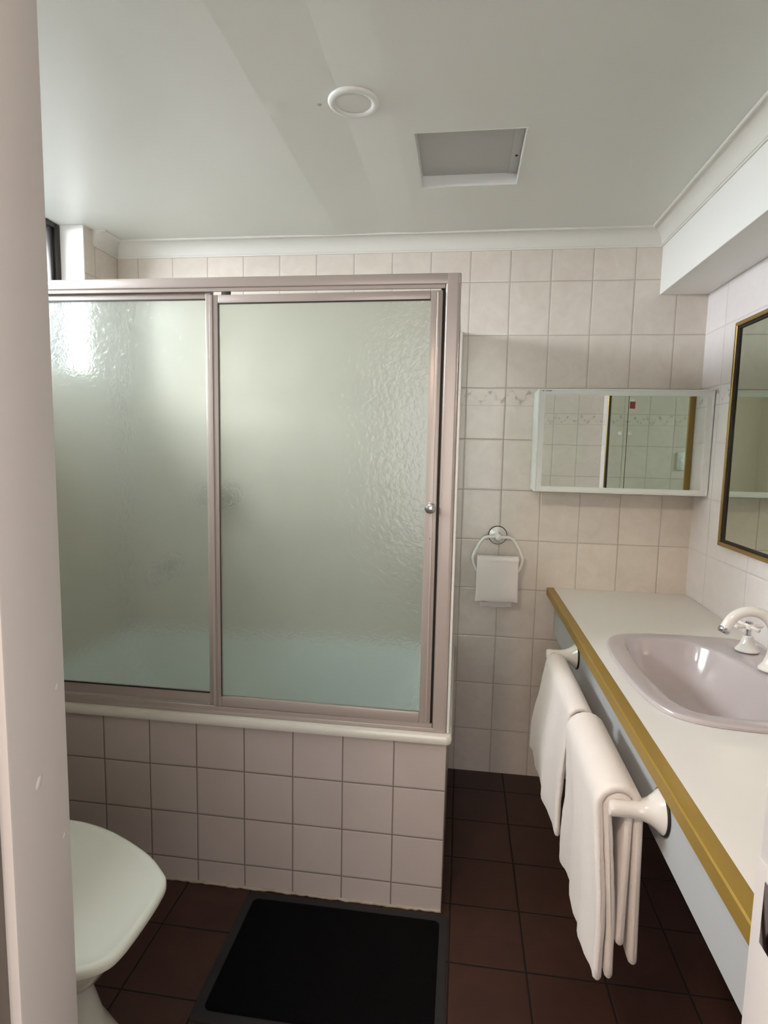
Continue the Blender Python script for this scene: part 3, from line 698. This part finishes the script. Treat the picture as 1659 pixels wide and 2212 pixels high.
b = B(); box(b, SX+0.0008, CX1-0.020, CY+0.0075, CY+0.0100, CZ0+0.015, CZ1-0.018); md = obj('mirror_door', b, m_mirror_cab, parent=cab, smooth=0)
b = B(); box(b, CX0+0.020, SX-0.0008, CY+0.0078, CY+0.0108, CZ0+0.015, CZ1-0.018); md2 = obj('mirror_door', b, m_mirror_cab, parent=cab, smooth=0)
b = B(); box(b, SX-0.0010, SX+0.0010, CY+0.0072, CY+0.0112, CZ0+0.015, CZ1-0.018); obj('door_edge', b, m_dark, parent=md, smooth=0)
m_etch = mat('etched_glass', (232, 234, 230), 0.5, var=(30, (182, 186, 180)))
for o_, x_ in ((md, SX+0.010), (md2, SX-0.024)):
    b = B(); lathe(b, [(0.0062, 0.001), (0.0062, -0.0006), (0.004, -0.0012), (0.0008, -0.0006)], (x_, CY+0.0072, 1.395), axis='Y', seg=24); obj('finger_pull', b, m_etch, parent=o_)
b = B(); box(b, SX+0.0035, SX+0.022, CY+0.0066, CY+0.0074, 1.482, 1.507, bev=0.0003, seg=1); st = obj('sticker', b, m_red, parent=md); st['label'] = 'small red sticker'
b = B(); box(b, SX+0.005, SX+0.018, CY+0.0066, CY+0.0074, 1.5072, 1.514); obj('sticker_top', b, m_etch, parent=md)
b = B()
for k, (dx, dz) in enumerate(((0.016, 0.0), (0.028, 0.0005), (0.034, 0.001), (0.039, -0.0005), (0.043, 0.0008))):
    box(b, CX0+dx, CX0+dx+0.0035, CY-0.0004+0.002, CY+0.006, CZ1-0.0085+dz, CZ1-0.006+dz)
obj('chipped_spots', b, m_dark, parent=cab, smooth=0)

# ------------------------------------------------------------------ wall mirror (right wall)
MY0, MY1, MZ0, MZ1 = 0.745, 2.043, 1.030, 1.742
mir = thing('wall_mirror', 'large wall mirror with thin gold frame at the right photo edge', 'mirror', (XR, 1.39, MZ0))
def mframe_x(bm_, y0, y1, z0, z1, wd, xf, xb):
    def ring(a, x): return [Vector((x, y0+wd*a, z0+wd*a)), Vector((x, y1-wd*a, z0+wd*a)), Vector((x, y1-wd*a, z1-wd*a)), Vector((x, y0+wd*a, z1-wd*a))]
    rs = [ring(0, xb), ring(0, xf+0.001), ring(0.1, xf), ring(0.85, xf), ring(1.0, xf+0.002), ring(1.0, xb)]
    vs = [[bm_.verts.new(p) for p in r_] for r_ in rs]
    for a, c in zip(vs, vs[1:]+vs[:1]):
        for i in range(4): bm_.faces.new((a[i], a[(i+1) % 4], c[(i+1) % 4], c[i]))
b = B(); mframe_x(b, MY0, MY1, MZ0, MZ1, 0.0125, XR-0.022, XR-0.0005); obj('frame', b, m_gold_frame, parent=mir, smooth=20)
b = B(); mframe_x(b, MY0+0.014, MY1-0.014, MZ0+0.014, MZ1-0.014, 0.007, XR-0.0175, XR-0.009); obj('inner_rebate', b, m_dark, parent=mir, smooth=20)
b = B(); box(b, XR-0.012, XR-0.006, MY0+0.01, MY1-0.01, MZ0+0.01, MZ1-0.01); obj('mirror_glass', b, m_mirror, parent=mir, smooth=0)

# light switch on the wall beside the door, seen in the cabinet mirror
ls = thing('light_switch', 'small pale switch plate beside the doorway, seen only in the cabinet mirror', 'light switch', (0.36, YD, 1.28))
b = B(); box(b, 0.335, 0.385, YD, YD+0.008, 1.225, 1.335, bev=0.002); obj('plate', b, m_plastic, parent=ls)
b = B(); box(b, 0.354, 0.366, YD+0.008, YD+0.012, 1.27, 1.29, bev=0.001); obj('rocker', b, m_plastic, parent=ls)

# ------------------------------------------------------------------ ceiling fittings
LC = (-0.2825, 1.443, ceil_z(-0.2825)+0.0006)
dl = thing('ceiling_light', 'round white ceiling downlight, switched off', 'ceiling light', LC)
b = B(); lathe(b, [(0.0600, 0), (0.0600, -0.0030), (0.0580, -0.0062), (0.0545, -0.0082), (0.0480, -0.0085), (0.0435, -0.0060), (0.0420, -0.0040), (0.0405, -0.0040)], LC, seg=64, cap1=False); obj('bezel', b, m_plastic, parent=dl)
b = B(); lathe(b, [(0.0410, -0.0036), (0.030, -0.0044), (0.015, -0.0048), (0.001, -0.0049)], LC, seg=64); obj('diffuser', b, m_plastic, parent=dl)

ap = thing('ceiling_access_panel', 'square recessed grey panel with screws in the ceiling', 'access panel', ((HX0+HX1)/2, (HY0+HY1)/2, CZ))
b = B(); zt = CZ+0.036; e = 0.0005
box(b, HX0, HX0+0.003, HY0, HY1, CZ-0.0016, zt); box(b, HX1-0.003, HX1, HY0, HY1, CZ-0.0016, zt); box(b, HX0+0.003, HX1-0.003, HY0, HY0+0.003, CZ-0.0016, zt); box(b, HX0+0.003, HX1-0.003, HY1-0.003, HY1, CZ-0.0016, zt)
obj('recess_frame', b, m_white_metal, parent=ap, smooth=0)
b = B(); box(b, HX0+0.003, HX1-0.003, HY0+0.003, HY1-0.003, zt-0.004, zt); box(b, HX1-0.030, HX1-0.0032, HY0+0.004, HY1-0.004, zt-0.007, zt-0.0038, bev=0.001, seg=1); obj('cover_plate', b, m_panel, parent=ap)
for (x, y) in ((HX0+0.013, HY0+0.058), (HX1-0.014, HY0+0.020), (HX1-0.014, HY0+0.205)):
    b = B(); lathe(b, [(0.0036, 0), (0.0034, -0.0018), (0.001, -0.0024)], (x, y, zt-0.004 if x < 0 else zt-0.007), seg=16); obj('screw', b, m_dark, parent=ap)

# ------------------------------------------------------------------ toilet
to = thing('toilet', 'white toilet with closed lid beside the bath, half hidden by door jamb', 'toilet', (-1.0, 1.03, 0))
out = [(-1.16, 1.165), (-1.05, 1.207), (-0.912, 1.216), (-0.84, 1.208), (-0.761, 1.183), (-0.663, 1.135), (-0.604, 1.090), (-0.582, 1.062), (-0.575, 1.02), (-0.574, 0.955), (-0.578, 0.895), (-0.592, 0.862), (-0.632, 0.838), (-0.72, 0.812), (-0.85, 0.800), (-1.02, 0.812), (-1.14, 0.850), (-1.18, 0.93), (-1.185, 1.04)]
OUT = [Vector((p.x, p.y, 0)) for p in spline([(x, y, 0) for x, y in out], 5, closed=True)]
def ringat(k, z, c=(-0.90, 1.015), kx=None, dx=0):
    kx = kx or k; return [Vector((c[0]+dx+(p.x-c[0])*kx, c[1]+(p.y-c[1])*k, z)) for p in OUT]
b = B(); loft(b, [ringat(0.985, 0.398), ringat(1.0, 0.402), ringat(1.0, 0.413), ringat(0.992, 0.4175), ringat(0.965, 0.4200), ringat(0.955, 0.4185), ringat(0.90, 0.4190), ringat(0.5, 0.4215), ringat(0.2, 0.4222)]); obj('lid', b, m_lid, parent=to, smooth=60)
b = B(); loft(b, [ringat(0.90, 0.380), ringat(0.915, 0.383), ringat(0.915, 0.393), ringat(0.90, 0.397)]); obj('seat', b, m_lid, parent=to)
def oval(cx_, cy_, ax, ay, z, N=len(OUT)):
    # same start direction as OUT
    res = []
    for p in OUT:
        a = math.atan2(p.y-1.015, p.x+0.90); res.append(Vector((cx_+ax*math.cos(a), cy_+ay*math.sin(a), z)))
    return res
def mixr(a, b_, t): return [p.lerp(q, t) for p, q in zip(a, b_)]
b = B()
rim = ringat(0.87, 0.3795); waist = oval(-0.945, 1.02, 0.20, 0.105, 0.20); foot = oval(-0.93, 1.02, 0.285, 0.135, 0.0)
loft(b, [rim, ringat(0.85, 0.355), mixr(ringat(0.82, 0.33), waist, 0.12), mixr(ringat(0.86, 0.29), oval(-0.945, 1.02, 0.20, 0.105, 0.29), 0.45), mixr(ringat(0.86, 0.24), oval(-0.945, 1.02, 0.20, 0.105, 0.24), 0.8), waist, oval(-0.942, 1.02, 0.205, 0.107, 0.15), oval(-0.938, 1.02, 0.225, 0.115, 0.08), oval(-0.933, 1.02, 0.265, 0.128, 0.025), foot])
obj('pan', b, m_toilet, parent=to, smooth=60)
b = B(); box(b, XL+0.002, XL+0.19, 0.81, 1.22, 0.42, 0.80, bev=0.018, seg=4); ci = obj('cistern', b, m_toilet, parent=to)
b = B(); box(b, XL+0.001, XL+0.197, 0.802, 1.228, 0.80, 0.828, bev=0.008, seg=3); obj('cistern_lid', b, m_toilet, parent=to)
b = B(); box(b, XL+0.01, -1.14, 0.92, 1.12, 0.20, 0.43, bev=0.03, seg=4); obj('pan_bracket', b, m_toilet, parent=to)

# ------------------------------------------------------------------ floor mat
mt = thing('floor_mat', 'black pile mat with dark grey rubber border on the floor in front of bath', 'floor mat', (-0.29, 1.35, 0))
b = B(); loft(b, [rrect(-0.585, 0.003, 1.150, 1.548, 0.012, 0.0005), rrect(-0.585, 0.003, 1.150, 1.548, 0.012, 0.003), rrect(-0.580, -0.002, 1.155, 1.543, 0.010, 0.0048)]); obj('border', b, m_matedge, parent=mt)
b = B(); loft(b, [rrect(-0.560, -0.020, 1.176, 1.522, 0.016, 0.004), rrect(-0.560, -0.020, 1.176, 1.522, 0.016, 0.007), rrect(-0.556, -0.024, 1.180, 1.518, 0.016, 0.009)]); obj('pile', b, m_matpile, parent=mt)
